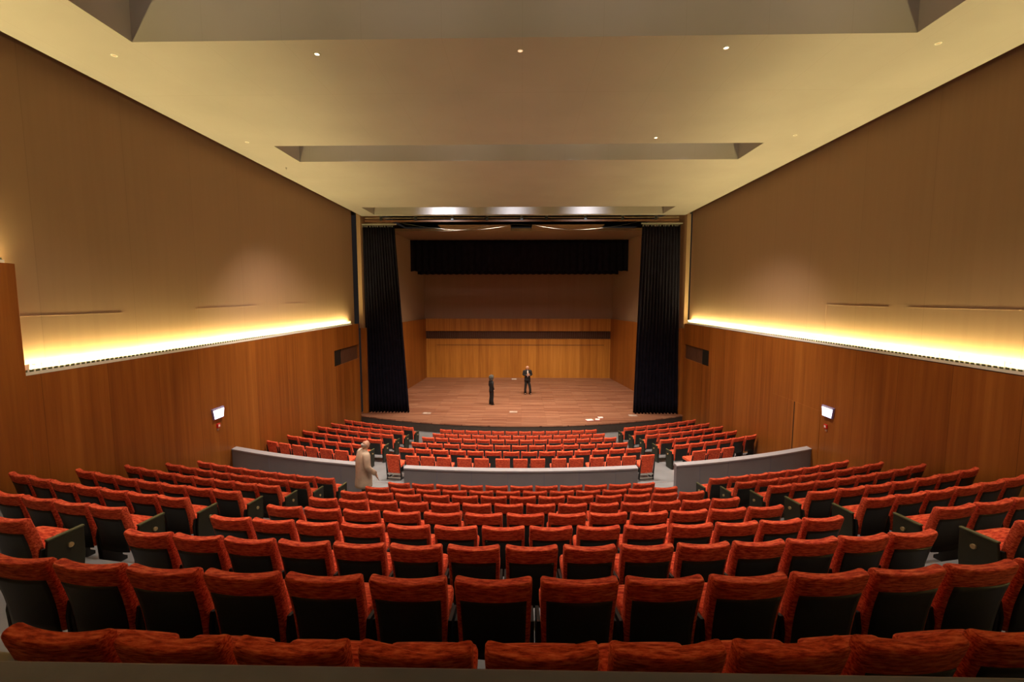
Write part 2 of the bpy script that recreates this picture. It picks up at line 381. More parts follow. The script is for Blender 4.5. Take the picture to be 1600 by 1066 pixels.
# three white floods in the slot before the stage, washing its far face
for k, x in enumerate((-3.75, -0.45, 3.05)):
    t = empty('slot_floodlight', (x, 20.95, CZ+0.28))
    tag(t, 'white floodlight in the last ceiling slot before the stage, %s of three' % ('leftmost', 'middle one', 'rightmost')[k], 'floodlight', 'floodlights in the last ceiling slot')
    MB().box(-0.45, 0.45, -0.10, 0.10, 0, 0.22).build('housing', M['metal'], t, bevel=0.01)
    MB().box(-0.42, 0.42, 0.10, 0.115, 0.03, 0.19).build('lens', M['white'], t)
    lamp('flood_lamp', 'AREA', (x, 21.10, CZ+0.40), (x, 22.2, CZ+0.05), (26, 11, 14)[k], COOL, t, size=0.8, size_y=0.15, spread=math.radians(95))

# recessed downlights
DL = [(-3.37, 7.82, 'on', 'lit warm downlight in the ceiling, left of centre just past the nearest slot'), (-0.03, 7.79, 'pink', 'dim pinkish downlight at the ceiling centre just past the nearest slot'),
      (3.27, 7.77, 'on', 'lit warm downlight in the ceiling, right of centre just past the nearest slot'), (6.55, 7.71, 'off', 'dim downlight near the right wall just past the nearest ceiling slot'),
      (3.35, 11.88, 'on', 'small lit downlight just before the middle ceiling slot, right of centre'), (6.73, 11.78, 'off', 'unlit downlight beside the right end of the middle ceiling slot'),
      (-7.07, 11.99, 'off', 'unlit downlight beside the left end of the middle ceiling slot'), (-6.74, 7.79, 'off', 'unlit downlight near the left wall past the nearest ceiling slot')]
for x, y, st, lab in DL:
    t = empty('downlight', (x, y, CZ)); tag(t, lab, 'downlight', 'recessed ceiling downlights')
    m = MB(); n = 20
    for k in range(n):
        a = 2*PI*k/n
        m.v += [(0.036*math.cos(a), 0.036*math.sin(a), -0.002), (0.048*math.cos(a), 0.048*math.sin(a), -0.002), (0.046*math.cos(a), 0.046*math.sin(a), -0.010), (0.035*math.cos(a), 0.035*math.sin(a), -0.010)]
    for k in range(n):
        a = 4*k; b = 4*((k+1) % n)
        m.f += [(a+i, b+i, b+(i+1) % 4, a+(i+1) % 4) for i in range(4)]
    m.build('trim_ring', M['white'], t, smooth=True)
    MB().prism([(0.035*math.cos(2*PI*k/16), 0.035*math.sin(2*PI*k/16)) for k in range(16)], 2, -0.006, -0.001).build('lens', {'on': M['down_glow'], 'pink': M['down_pink'], 'off': M['pale_plate']}[st], t)
    if st == 'on': lamp('down_lamp', 'SPOT', (x, y, CZ-0.02), (x, y+0.6, -5), DOWN_POWER, SOFT, t, size=0.06, angle=math.radians(110), blend=0.8)
t = empty('sprinkler_head', (-7.25, 14.29, CZ)); tag(t, 'tiny dark sprinkler head in the ceiling near the left wall', 'sprinkler')
m = MB(); m.tube([(0, 0, 0), (0, 0, -0.03)], 0.02, 10); m.build('escutcheon', M['metal'], t); MB().tube([(0, 0, -0.03), (0, 0, -0.07)], 0.008, 8).build('nozzle', M['metal'], t)

# ------------------------------------------------------------------ lamp strips on the dado ledges
def strip(X, up, y0, y1, z, sg, lab):
    """X face of the wood, up face of the upper wall, sg +1 into the room"""
    t = empty('wall_light_strip', (0, 0, 0)); t.location = ((X+up)/2, y0, z); ox, oy, oz = t.location
    tag(t, lab, 'light strip')
    Ln = y1-y0; hw = abs(X-up)/2
    m = MB(); m.box(-hw, hw, 0, Ln, 0.002, 0.02); a, b = sorted((sg*(hw-0.012), sg*(hw+0.008))); m.box(a, b, 0, Ln, 0.0, 0.05)
    m.build('trough', M['reflector'], t)
    m = MB(); yy = 0.03
    while yy < Ln-0.03:
        L1 = min(yy+1.16, Ln-0.02); m.tube([(-sg*0.045, yy, 0.095), (-sg*0.045, L1, 0.095)], 0.018, 8); yy += 1.2
    m.build('fluorescent_tubes', M['tube'], t, smooth=True)
    m = MB(); yy = 0.05
    while yy < Ln-0.04:
        a0, a1 = -sg*0.015, sg*0.088
        k = len(m.v)
        pts = [(a0, yy-0.02, 0.02), (a1, yy+0.04, 0.05), (a1, yy+0.055, 0.185), (a0, yy-0.01, 0.155)]
        m.v += pts + [(p[0], p[1]+0.004, p[2]) for p in pts]
        m.f += [(k, k+1, k+2, k+3), (k+7, k+6, k+5, k+4), (k, k+4, k+5, k+1), (k+1, k+5, k+6, k+2), (k+2, k+6, k+7, k+3), (k+3, k+7, k+4, k)]
        yy += 0.098
    m.build('louvre_fins', M['reflector'], t)
    a, b = sorted((sg*0.062, sg*0.07)); MB().box(a, b, 0.0, Ln, 0.02, 0.085).build('louvre_rail', M['panel_edge'], t)
    return t
strip(XL, UL, NEAR+0.02, 21.25, DADO, 1, 'long warm light strip along the top of the left wood wall')
strip(XR, UR, -2.5, 22.2, DADO+0.02, -1, 'long warm light strip along the top of the right wood wall')
strip(XL, UL, -2.5, NEAR-0.1, 0.54, 1, 'short warm light strip on the raised wood wall at far left')

# ------------------------------------------------------------------ stage
SCX, SCY, SR = -0.3, 38.37, 18.0
def edge_y(x): return SCY-math.sqrt(SR*SR-(x-SCX)**2)
N = 48; x0, x1 = UL+0.01, UR-0.01
v = []; fc = []
ex = [x0+(x1-x0)*i/N for i in range(N+1)]
v += [(x, edge_y(x), STG) for x in ex] + [(x, 33.3, STG) for x in ex]
fc += [(i, i+1, N+2+i, N+1+i) for i in range(N)]
st = struct(link('floor_stage', mesh('floor_stage', v, fc), M['boards']))
v = [(x, edge_y(x)+0.03, STG-0.03) for x in ex] + [(x, edge_y(x)+0.03, -6.3) for x in ex]
link('stage_riser', mesh('stage_riser', v, [(i, i+1, N+2+i, N+1+i) for i in range(N)]), M['riser'], st)
v = []
for dy, dz in ((0, 0.004), (0, -0.045), (0.05, -0.045), (0.05, 0.004)): v += [(x, edge_y(x)+dy, STG+dz) for x in ex]
fc = []
for q in range(4):
    for i in range(N): a = q*(N+1)+i; b = ((q+1) % 4)*(N+1)+i; fc.append((a, a+1, b+1, b))
link('stage_nosing', mesh('stage_nosing', v, fc), M['boards'], st)
# stage house walls: wood below, cloth above
BWY = 33.05; WZ = -1.49
def wall_seg(name, p, q, z0, z1, mat, parent=None, thick=0.2):
    p = Vector((*p, 0)); q = Vector((*q, 0)); d = (q-p).normalized(); nrm = Vector((d.y, -d.x, 0))*thick
    vs = [p, q, q-nrm, p-nrm]
    m = MB(); m.prism([(a.x, a.y) for a in vs], 2, z0, z1)
    return m.build(name, mat, parent)
TOPZ = 4.4
swl = struct(wall_seg('wall_stage_left', (-8.10, CURT-0.2), (-7.28, BWY), WZ, TOPZ, M['upper'], thick=-0.2))
wall_seg('wood_dado', (-8.05, CURT-0.2), (-7.23, BWY), STG-0.02, WZ, M['wood_y'], swl, thick=-0.25)
swr = struct(wall_seg('wall_stage_right', (8.20, CURT-0.1), (6.74, BWY), WZ, TOPZ, M['upper'], thick=0.2))
wall_seg('wood_dado', (8.15, CURT-0.1), (6.69, BWY), STG-0.02, WZ, M['wood_y'], swr, thick=0.25)
bw = struct(MB().box(-7.6, 7.1, BWY+0.05, BWY+0.3, WZ, TOPZ).build('wall_stage_back', M['upper_x']))
m = MB(); gz0, gz1 = -2.96, -2.39; gx0, gx1 = -7.22, 6.62
m.box(-7.6, 7.1, BWY, BWY+0.25, STG-0.02, gz0); m.box(-7.6, 7.1, BWY, BWY+0.25, gz1, WZ); m.box(-7.6, gx0, BWY, BWY+0.25, gz0, gz1); m.box(gx1, 7.1, BWY, BWY+0.25, gz0, gz1)
m.build('wood_dado', M['wood_x'], bw)
m = MB(); x = gx0+0.05
while x < gx1: m.box(x, x+0.05, BWY+0.03, BWY+0.12, gz0, gz1); x += 0.16
m.box(gx0, gx1, BWY+0.17, BWY+0.2, gz0, gz1)
m.build('grille_slats', M['grille'], bw)
MB().box(-6.2, 6.0, BWY-0.025, BWY, gz0-0.46, gz0-0.43).build('panel_rail', M['grille'], bw)
struct(MB().box(UL-0.5, UL-0.25, LEND-0.05, CURT+0.1, -7, TOPZ).build('trim_1', M['grille'])); struct(MB().box(UR+0.25, UR+0.5, REND-0.05, CURT+0.2, -7, TOPZ).build('trim_2', M['grille']))
# stage ceiling: brown reflectors with black openings
sc = struct(MB().box(-8.3, 8.3, 26.3, BWY+0.2, 3.80, 3.95).build('ceiling_stage', M['stage_ceiling']))
struct(MB().box(-8.4, 8.4, 22.0, BWY+0.3, 5.1, 5.3).build('ceiling_fly', M['void']))
struct(MB().box(-8.5, 8.5, CE+0.02, CE+0.06, CZ+0.05, 5.1).build('wall_fly_front', M['void']))
MB().prism([(24.1, 3.80), (26.2, 3.80), (26.2, 3.95)], 0, -4.4, -0.6).build('reflector_panel', M['stage_ceiling'], sc)
MB().prism([(24.1, 3.80), (26.2, 3.80), (26.2, 3.95)], 0, 0.55, 4.3).build('reflector_panel', M['stage_ceiling'], sc)
for sg, xa, xb in ((-1, -7.95, -7.35), (1, 7.9, 6.95)):
    m = MB(); m.tube([(xa+(-sg)*0.05, 24.0, 3.62), (xb+(-sg)*0.03, 31.2, 3.72)], 0.09, 8); m.build('side_beam', M['stage_ceiling'], sc)
for k, (a, b, c) in enumerate((((-6.8, 23.2, 3.95), (-3.4, 23.6, 3.10), (-0.5, 24.12, 3.79)), ((-6.2, 24.5, 3.90), (-4.5, 24.3, 3.20), (-1.6, 24.15, 3.79)), ((6.4, 23.2, 3.95), (3.2, 23.6, 3.10), (0.6, 24.12, 3.79)), ((-0.61, 24.3, 3.87), (0.0, 24.3, 3.84), (0.56, 24.3, 3.80)))):
    pts = []
    for i in range(13):
        t_ = i/12; pts.append(tuple(Vector(a)*(1-t_)**2+Vector(b)*2*t_*(1-t_)+Vector(c)*t_*t_))
    tag(MB().tube(pts, 0.009, 6).build('hanging_cable', M['cable']), ('pale cable sagging under the stage ceiling at left, the long upper one', 'pale cable sagging under the stage ceiling at left, the short lower one',
        'pale cable sagging under the stage ceiling at right', 'short slanted cable across the black opening above the stage centre')[k], 'cable', 'cables under the stage ceiling')

# fly bar over the proscenium
t = empty('rigging_bar', (0, CE+0.05, CZ-0.28)); tag(t, 'long dark rigging bar spanning above the front of the stage', 'rigging bar')
MB().box(-7.7, 7.6, -0.03, 0.03, 0.0, 0.09).build('bar', M['grille'], t); MB().tube([(-7.7, 0, 0.19), (7.6, 0, 0.19)], 0.02, 8).build('upper_pipe', M['stage_ceiling'], t)
for x in (-6.9, -5.2, -3.4, -1.7, 0, 1.2, 3.1, 4.9, 6.5): MB().box(x-0.06, x+0.06, -0.05, 0.05, 0.06, 0.30).build('hanger', M['frame'], t)

# ------------------------------------------------------------------ curtains
def drape(me_name, xa_t, xb_t, xa_b, xb_b, z_t, z_b, folds, depth, seed, thick=0.02, nz=14):
    rnd = random.Random(seed); nx = folds*8
    ph = [rnd.uniform(-0.35, 0.35) for _ in range(folds+1)]; am = [rnd.uniform(0.6, 1.25) for _ in range(folds+1)]
    v = []; fc = []
    def row(off):
        for k in range(nz+1):
            s = k/nz; z = z_t+(z_b-z_t)*s
            for i in range(nx+1):
                u = i/nx; c = u*folds; q = int(min(c, folds-1)); fr = c-q
                a = am[q]*(1-fr)+am[q+1]*fr; p_ = ph[q]*(1-fr)+ph[q+1]*fr
                y = depth*a*(0.65+0.35*s)*math.sin(2*PI*c+p_+0.25*math.sin(3*s+q))
                x = (xa_t+(xb_t-xa_t)*u)*(1-s)+(xa_b+(xb_b-xa_b)*u)*s
                v.append((x, y+off, z + (0.02*math.sin(2*PI*c) if k == nz else 0)))
    row(0); row(thick); n1 = (nz+1)*(nx+1)
    for o in (0, n1):
        for k in range(nz):
            for i in range(nx): a = o+k*(nx+1)+i; fc.append((a, a+1, a+nx+2, a+nx+1))
    for k in range(nz):
        for i in (0, nx): a = k*(nx+1)+i; b = a+nx+1; fc.append((a, b, b+n1, a+n1))
    for k in (0, nz):
        for i in range(nx): a = k*(nx+1)+i; fc.append((a, a+1, a+1+n1, a+n1))
    return mesh(me_name, v, fc)
ch = 3.55-STG
for lab, (a, b, c, d), sd in (('left', (-7.90, -6.28, -7.90, -5.74), 3), ('right', (5.88, 7.72, 5.66, 7.90), 5)):
    t = empty('stage_curtain', (0, CURT, STG)); tag(t, 'tall black pleated stage curtain on the %s side of the stage opening' % lab, 'curtain', 'stage curtains')
    link('cloth', drape('curtain_cloth', a, b, c, d, ch, 0.012, 13, 0.085, sd), M['velvet'], t, True)
    MB().box(a-0.05, b+0.1, -0.04, 0.06, ch+0.05, ch+0.10).build('track', M['metal'], t)
    m = MB()
    for k in range(22): x = a+(b-a)*(k+0.5)/22; m.box(x-0.012, x+0.012, -0.03, 0.04, ch-0.06, ch+0.05)
    m.build('curtain_hooks', M['metal'], t)
for y, xa, xb, zb, lab in ((30.2, -7.62, 7.05, 1.77, 'wide black border drape hung across the top of the stage, the front one of two'), (31.6, -7.23, 6.62, 1.63, 'black border drape just behind the wider one, showing as a lower hem')):
    o = link('border_drape', drape('border_drape', xa, xb, xa, xb, 3.78, zb, 34, 0.05, 11, nz=6), M['velvet'], None, True); o.location = (0, y, 0)
    tag(o, lab, 'border drape')

# ------------------------------------------------------------------ stage lighting (lamps on the bar and in the stage ceiling)
for k, (x, tx) in enumerate(((-3.7, -3.2), (-1.4, -1.5), (1.3, 1.5), (3.5, 3.0))):
    t = empty('stage_lantern', (x, 23.35, 4.36)); tag(t, 'black stage lantern tucked above the reflector panels, %s of four' % ('leftmost', 'second from left', 'third from left', 'rightmost')[k], 'stage lantern', 'stage lanterns above the stage opening')
    MB().tube([(0, -0.10, 0.16), (0, 0.04, -0.02)], 0.10, 12).build('barrel', M['black'], t); MB().box(-0.13, 0.13, -0.015, 0.015, 0.02, 0.74).build('yoke', M['frame'], t)
    lamp('stage_lamp', 'SPOT', (x, 23.42, 4.30), (tx, 26.6, STG), STAGE_POWER, (1.0, 0.82, 0.62), t, size=0.08, angle=math.radians(100), blend=0.8)

# ------------------------------------------------------------------ parapets: three curved low walls and the ledge in front of the viewer
PCY, PR = 31.0, 20.42
def parapet(xa, xb, zb, lab, joints):
    t = empty('parapet', ((xa+xb)/2, arc_y(PCY, PR, (xa+xb)/2), zb)); ox, oy, oz = t.location
    tag(t, lab, 'low partition', 'low grey partitions along the cross aisle')
    n = 30; X = [xa+(xb-xa)*i/n for i in range(n+1)]; top = -4.14
    def ring(r0, r1, z0, z1):
        v = []; fc = []
        for R, z in ((r0, z0), (r0, z1), (r1, z1), (r1, z0)): v += [(x-ox, arc_y(PCY, R, x)-oy, z-oz) for x in X]
        for q in range(4):
            for i in range(n): a = q*(n+1)+i; b = ((q+1) % 4)*(n+1)+i; fc.append((a, a+1, b+1, b))
        fc += [tuple(q*(n+1) for q in range(4)), tuple(q*(n+1)+n for q in reversed(range(4)))]
        return mesh('p', v, fc)
    link('panel', ring(PR-0.02, PR-0.19, zb, top-0.035), M['parapet'], t)
    link('top_cap', ring(PR, PR-0.21, top-0.035, top), M['parapet_top'], t)
    for jx in joints:
        y = arc_y(PCY, PR-0.02, jx); MB().box(jx-ox-0.006, jx-ox+0.006, y-oy-0.003, y-oy+0.02, 0, top-0.04-oz).build('joint', M['ledge'], t)
parapet(-2.88, 2.86, AISLE-0.15, 'low grey partition at centre, behind the freestanding chairs', (-2.05, -1.2, -0.32, 0.55, 1.4, 2.3))
parapet(UL+0.21, -3.86, AISLE-0.15, 'low curved grey partition running to the left wood wall', (-4.55, -5.6, -6.7))
parapet(3.86, UR-0.21, AISLE-0.15, 'low curved grey partition running to the right wood wall', (4.5, 5.3, 6.6))
t = empty('parapet', (0, 1.28, -1.68)); tag(t, 'dark grey ledge crossing the very bottom of the picture before the viewer', 'low partition')
MB().box(UL+0.23, UR-0.23, 0.0, 0.10, -0.48, 0.40).build('panel', M['parapet'], t); MB().box(UL+0.23, UR-0.23, -0.14, 0.12, 0.40, 0.46).build('top_cap', M['ledge'], t, bevel=0.012)

# ------------------------------------------------------------------ seats
def loop_mesh(name, levels, nseg=14, smooth=True):
    """levels: (z, y_rear, y_front, half width, corner, bow) -> closed rounded block; the ends bow forward"""
    v = []; fc = []
    for (z, yr, yf, hw, cr, bow) in levels:
        ring = []
        rear = [(-hw+cr*0.3, yr+cr*0.3)] + [(-hw+cr+(2*hw-2*cr)*i/nseg, yr) for i in range(nseg+1)] + [(hw-cr*0.3, yr+cr*0.3)]
        front = [(hw-cr*0.3, yf-cr*0.3)] + [(hw-cr-(2*hw-2*cr)*i/nseg, yf) for i in range(nseg+1)] + [(-hw+cr*0.3, yf-cr*0.3)]
        ring = rear+[(hw, yr+cr), (hw, yf-cr)]+front+[(-hw, yf-cr), (-hw, yr+cr)]
        v += [(x, y+bow*(x/hw)**2, z + (0.012*(x/hw)**2 if z > 0.79 else 0)) for x, y in ring]
    n = len(v)//len(levels)
    for k in range(len(levels)-1):
        for i in range(n): a = k*n+i; b = k*n+(i+1) % n; fc.append((a, b, b+n, a+n))
    fc.append(tuple(reversed(range(n)))); fc.append(tuple((len(levels)-1)*n+i for i in range(n)))
    me = mesh(name, v, fc)
    for p in me.polygons: p.use_smooth = len(p.vertices) == 4
    return me
BOW = 0.028
def rear_y(z): t_ = (SEAT_H-z)/(SEAT_H-0.30); return 0.012+0.105*t_+0.02*math.sin(PI*t_)
def back_levels(top, bot, hwt, hwb):
    L = []
    for z in (bot, bot+0.02, 0.40, 0.50, 0.60, 0.68, 0.72, top-0.05, top-0.02, top-0.006, top):
        t_ = (top-z)/(top-bot); hw = hwt+(hwb-hwt)*t_; e = max(0, (z-(top-0.02))/0.02)
        yr = rear_y(z)+0.012*e*e; L.append((z, yr, yr+0.085-0.024*e*e, hw-0.008*e, 0.018, BOW))
    return L
ME = {}
ME['backrest'] = loop_mesh('backrest', back_levels(SEAT_H, 0.30, 0.226, 0.214))
def back_panel():
    v = []; fc = []; zs = (0.28, 0.36, 0.44, 0.52, 0.60, 0.66, 0.695); nx = 12
    for off in (-0.006, 0.004):
        for z in zs:
            t_ = (SEAT_H-z)/(SEAT_H-0.30); hw = 0.226-0.012*t_-0.030
            for i in range(nx+1):
                x = -hw+2*hw*i/nx; v.append((x, rear_y(z)+off+BOW*(x/(hw+0.03))**2, z))
    n1 = len(zs)*(nx+1)
    for o in (0, n1):
        for k in range(len(zs)-1):
            for i in range(nx): a = o+k*(nx+1)+i; fc.append((a, a+1, a+nx+2, a+nx+1))
    for k in range(len(zs)-1):
        for i in (0, nx): a = k*(nx+1)+i; fc.append((a, a+nx+1, a+nx+1+n1, a+n1))
    for k in (0, len(zs)-1):
        for i in range(nx): a = k*(nx+1)+i; fc.append((a, a+1, a+1+n1, a+n1))
    me = mesh('back_panel', v, fc)
    for p in me.polygons: p.use_smooth = True
    return me
ME['back_panel'] = back_panel()
def cushion():
    """tip-up cushion, front edge raised"""
    v = []; fc = []; hw = 0.212
    prof = [(0.19, 0.36), (0.185, 0.42), (0.205, 0.445), (0.28, 0.492), (0.36, 0.540), (0.41, 0.556), (0.445, 0.545), (0.450, 0.505), (0.42, 0.47), (0.34, 0.415), (0.25, 0.365)]
    xs_ = [(-hw, 0.82), (-hw+0.012, 0.96), (-hw+0.03, 1.0), (-0.08, 1.02), (0.08, 1.02), (hw-0.03, 1.0), (hw-0.012, 0.96), (hw, 0.82)]
    cy = sum(p[0] for p in prof)/len(prof); cz = sum(p[1] for p in prof)/len(prof)
    for x, s in xs_:
        for (y, z) in prof:
            nx_ = x*(0.90+0.10*min(1, max(0, (y-0.19)/0.22)))
            v.append((nx_, cy+(y-cy)*s, cz+(z-cz)*s))
    n = len(prof)
    for k in range(len(xs_)-1):
        for i in range(n): a = k*n+i; b = k*n+(i+1) % n; fc.append((a, b, b+n, a+n))
    fc += [tuple(range(n)), tuple((len(xs_)-1)*n+i for i in reversed(range(n)))]
    me = mesh('seat', v, fc)
    for p in me.polygons: p.use_smooth = True
    return me
ME['seat'] = cushion()
def leg_me(s):
    m = MB(); m.prism([(0.14, 0.0), (0.42, 0.0), (0.42, 0.04), (0.37, 0.08), (0.38, 0.40), (0.35, 0.47), (0.16, 0.50), (0.14, 0.40), (0.16, 0.05), (0.14, 0.03)], 0, s*0.229-0.0115, s*0.229+0.0115)
    return m.me('leg', 0.002, 1)
ME['leg_l'] = leg_me(-1); ME['leg_r'] = leg_me(1)
def end_me(s):
    m = MB(); m.prism([(0.155, 0.02), (0.45, 0.02), (0.485, 0.30), (0.49, 0.565), (0.19, 0.565), (0.17, 0.40)], 0, s*0.262-0.016, s*0.262+0.016)
    return m.me('end_panel', 0.004, 1)
def edge_me(s):
    return MB().box(s*0.262-0.02, s*0.262+0.02, 0.185, 0.496, 0.566, 0.586).me('armrest_edge', 0.006, 2)
def knob_me(s):
    m = MB(); m.tube([(s*0.278, 0.36, 0.45), (s*0.292, 0.36, 0.45), (s*0.298, 0.36, 0.45)], 0.024, 14); me = m.me('aisle_light', 0.003, 2)
    return me
for s, k in ((-1, 'l'), (1, 'r')): ME['end_'+k] = end_me(s); ME['edge_'+k] = edge_me(s); ME['knob_'+k] = knob_me(s)
# freestanding chair of the row behind the parapet: the back is upholstered all round, on black side frames with pale rails
ch_b = []
for z in (0.20, 0.22, 0.32, 0.44, 0.56, 0.66, CHAIR_H-0.02, CHAIR_H-0.005, CHAIR_H):
    t_ = (CHAIR_H-z)/0.55; e = max(0, (z-(CHAIR_H-0.02))/0.02); yr = 0.005+0.10*t_+0.008*e
    ch_b.append((z, yr, yr+0.075-0.02*e, 0.222-0.012*t_-0.006*e, 0.018, 0.016))
ME['chair_back'] = loop_mesh('chair_back', ch_b)
ME['chair_seat'] = MB().prism([(0.10, 0.34), (0.54, 0.36), (0.56, 0.40), (0.54, 0.44), (0.14, 0.42)], 0, -0.215, 0.215).me('chair_seat', 0.012, 2)
def cleg(s): return MB().prism([(0.08, 0.0), (0.52, 0.0), (0.52, 0.03), (0.20, 0.05), (0.12, 0.30), (0.055, 0.62), (0.03, 0.62), (0.10, 0.05), (0.08, 0.03)], 0, s*0.232-0.010, s*0.232+0.010).me('chair_leg', 0.002, 1)
ME['cleg_l'] = cleg(-1); ME['cleg_r'] = cleg(1)
m = MB(); m.box(-0.222, 0.222, 0.095, 0.125, 0.150, 0.185); ME['chair_rail'] = m.me('chair_rail', 0.004, 1)
ME['chair_rail_low'] = MB().box(-0.222, 0.222, 0.12, 0.15, 0.03, 0.06).me('chair_rail_low', 0.004, 1)
MAT_OF = {'backrest': 'fabric', 'back_panel': 'black_shell', 'seat': 'fabric', 'leg_l': 'frame', 'leg_r': 'frame', 'chair_back': 'fabric', 'chair_seat': 'fabric', 'cleg_l': 'frame', 'cleg_r': 'frame', 'chair_rail': 'rail', 'chair_rail_low': 'rail'}
for k in ('l', 'r'): MAT_OF['end_'+k] = 'end_panel'; MAT_OF['edge_'+k] = 'panel_edge'; MAT_OF['knob_'+k] = 'brass'
for k, mm in MAT_OF.items(): ME[k].materials.append(M[mm])
PART_NAME = {'leg_l': 'leg', 'leg_r': 'leg', 'end_l': 'end_panel', 'end_r': 'end_panel', 'edge_l': 'armrest', 'edge_r': 'armrest', 'knob_l': 'aisle_light', 'knob_r': 'aisle_light',
             'chair_back': 'backrest', 'chair_seat': 'seat', 'cleg_l': 'leg', 'cleg_r': 'leg', 'chair_rail': 'rail', 'chair_rail_low': 'rail'}
def part(root, key, lab=None, parent=None):
    o = bpy.data.objects.new(PART_NAME.get(key, key), ME[key]); COL.objects.link(o); o.parent = parent or root
    if lab: o['label'] = lab
    return o
def proto(kind):
    if kind == 'chair':
        r = empty('freestanding_chair', (0, 0, 0))
        for k in ('chair_back', 'chair_seat', 'cleg_l', 'cleg_r', 'chair_rail', 'chair_rail_low'): part(r, k)
        return r
    r = empty('auditorium_seat' if kind == 'plain' else 'aisle_seat', (0, 0, 0))
    part(r, 'backrest'); part(r, 'back_panel', 'black panel on the rear of the back'); part(r, 'seat'); part(r, 'leg_l'); part(r, 'leg_r')
    if kind != 'plain':
        k = kind[-1]; e = part(r, 'end_'+k, 'dark olive end panel facing the aisle'); part(r, 'edge_'+k, None, e); part(r, 'knob_'+k, 'small round brass aisle light', e)
    return r
def copy_tree(o, parent=None):
    c = o.copy(); COL.objects.link(c); c.parent = parent
    for chd in list(o.children): copy_tree(chd, c)
    return c
PROTO = {}
def seat(kind, row, th, pitch, label, group, wide=None):
    _, zt, cy, R, *_r = row
    if kind not in PROTO: PROTO[kind] = proto(kind); o = PROTO[kind]
    else: o = copy_tree(PROTO[kind])
    rr = R+0.078; o.location = (CX+rr*math.sin(th), cy-rr*math.cos(th), FLOOR_OF[row[0]]); o.rotation_euler = (0, 0, th)
    o.scale = ((pitch/0.5) if wide is None else wide, 1, 1)
    tag(o, label, 'chair' if kind == 'chair' else 'seat', group)
ORD = ['', '1st', '2nd', '3rd', '4th', '5th', '6th', '7th', '8th', '9th', '10th', '11th', '12th', '13th', '14th', '15th']
ROWTXT = {'r0': 'last row against the dark ledge', 'A': '8th row behind the partition', 'B': '7th row behind the partition', 'C': '6th row behind the partition', 'D': '5th row behind the partition', 'E': '4th row behind the partition',
          'F': '3rd row behind the partition', 'G': '2nd row behind the partition', 'H': '1st row behind the partition', 'I5': '5th row from the stage', 'I4': '4th row from the stage', 'I3': '3rd row from the stage', 'I2': '2nd row from the stage', 'I1': 'row nearest the stage'}
BLOCK = ('left', 'central', 'right')
for row in ROWS:
    nm, R = row[0], row[3]
    if nm == 'J': continue
    rear = nm in ('r0', 'A', 'B', 'C', 'D', 'E', 'F', 'G', 'H')
    for bi, blk in enumerate(row[4:7]):
        if not blk: continue
        th0, dth, n = blk
        for i in range(n):
            g = 'red seats of the %s block %s' % (BLOCK[bi], 'behind the partition' if rear else 'before the stage')
            if bi == 1:
                lab = 'red black-backed seat, %s from left, %s' % (ORD[i+1], ROWTXT[nm]) + ', central block'
                if nm == 'r0': lab = 'red seat, %s from left, %s' % (ORD[i+1], ROWTXT[nm])
                kind = 'plain'
            else:
                q = n-i if bi == 0 else i+1
                kind = 'plain'
                if q == 1: kind = 'end_r' if bi == 0 else 'end_l'
                lab = ('red aisle seat with dark end panel, %s, %s block' % (ROWTXT[nm], BLOCK[bi])) if q == 1 else ('red seat, %s from the aisle, %s, %s side block' % (ORD[q], ROWTXT[nm], BLOCK[bi]))
            seat(kind, row, th0+dth*i, dth*R, lab, g)
row = ROWS[9]
for i, th in enumerate(J_ANGLES):
    seat('chair', row, th, 0.5, 'freestanding chair with all-red back, %s from left, behind the central low partition' % ORD[i+1], 'freestanding chairs along the central partition', wide=0.90)
for i in range(6): seat('chair', row, row[4][0]+row[4][1]*i, 0.5, 'freestanding chair with all-red back, %s from the wall, behind the left partition' % ORD[i+1], 'freestanding chairs along the left partition', wide=0.97)
for i in range(3): seat('chair', row, row[6][0]+row[6][1]*i, 0.5, 'freestanding chair with all-red back, %s from the aisle, behind the right partition' % ORD[i+1], 'freestanding chairs along the right partition', wide=0.97)

# ------------------------------------------------------------------ exit signs, call points
def exit_sign(X, sg, y, z, lab):
    t = empty('exit_sign', (X, y, z)); tag(t, lab, 'exit sign')
    # trapezoid lamp box, narrower at the bottom
    def trap(h0, h1, w0, w1): return [(-w0, h0), (w0, h0), (w1, h1), (-w1, h1)]
    a, b = sorted((sg*0.001, sg*0.05)); MB().prism(trap(-0.145, 0.145, 0.18, 0.23), 0, a, b).build('case', M['sign_case'], t, bevel=0.006)
    a, b = sorted((sg*0.05, sg*0.056)); MB().prism(trap(-0.125, 0.10, 0.165, 0.205), 0, a, b).build('lit_face', M['sign'], t)
    a, b = sorted((sg*0.05, sg*0.053)); MB().box(a, b, -0.19, 0.19, 0.110, 0.130).build('top_bar', M['white'], t)
exit_sign(XL, 1, 11.57, -3.01, 'glowing white exit sign on the left wood wall'); exit_sign(XR, -1, 11.83, -2.96, 'glowing white exit sign on the right wood wall')
for X, sg, y, z, side in ((XL, 1, 11.56, -3.34, 'left'), (XR, -1, 11.88, -3.36, 'right')):
    t = empty('fire_call_point', (X, y, z)); tag(t, 'red fire call point under the exit sign on the %s wall' % side, 'call point')
    a, b = sorted((sg*0.001, sg*0.045)); MB().box(a, b, -0.055, 0.055, -0.055, 0.055).build('case', M['red_plastic'], t, bevel=0.008)
    a, b = sorted((sg*0.045, sg*0.049)); MB().box(a, b, -0.03, 0.03, -0.03, 0.03).build('glass_window', M['white'], t)
    MB().box(*sorted((sg*0.001, sg*0.012)), -0.035, 0.035, -0.13, -0.085).build('notice_plate', M['pale_plate'], t)

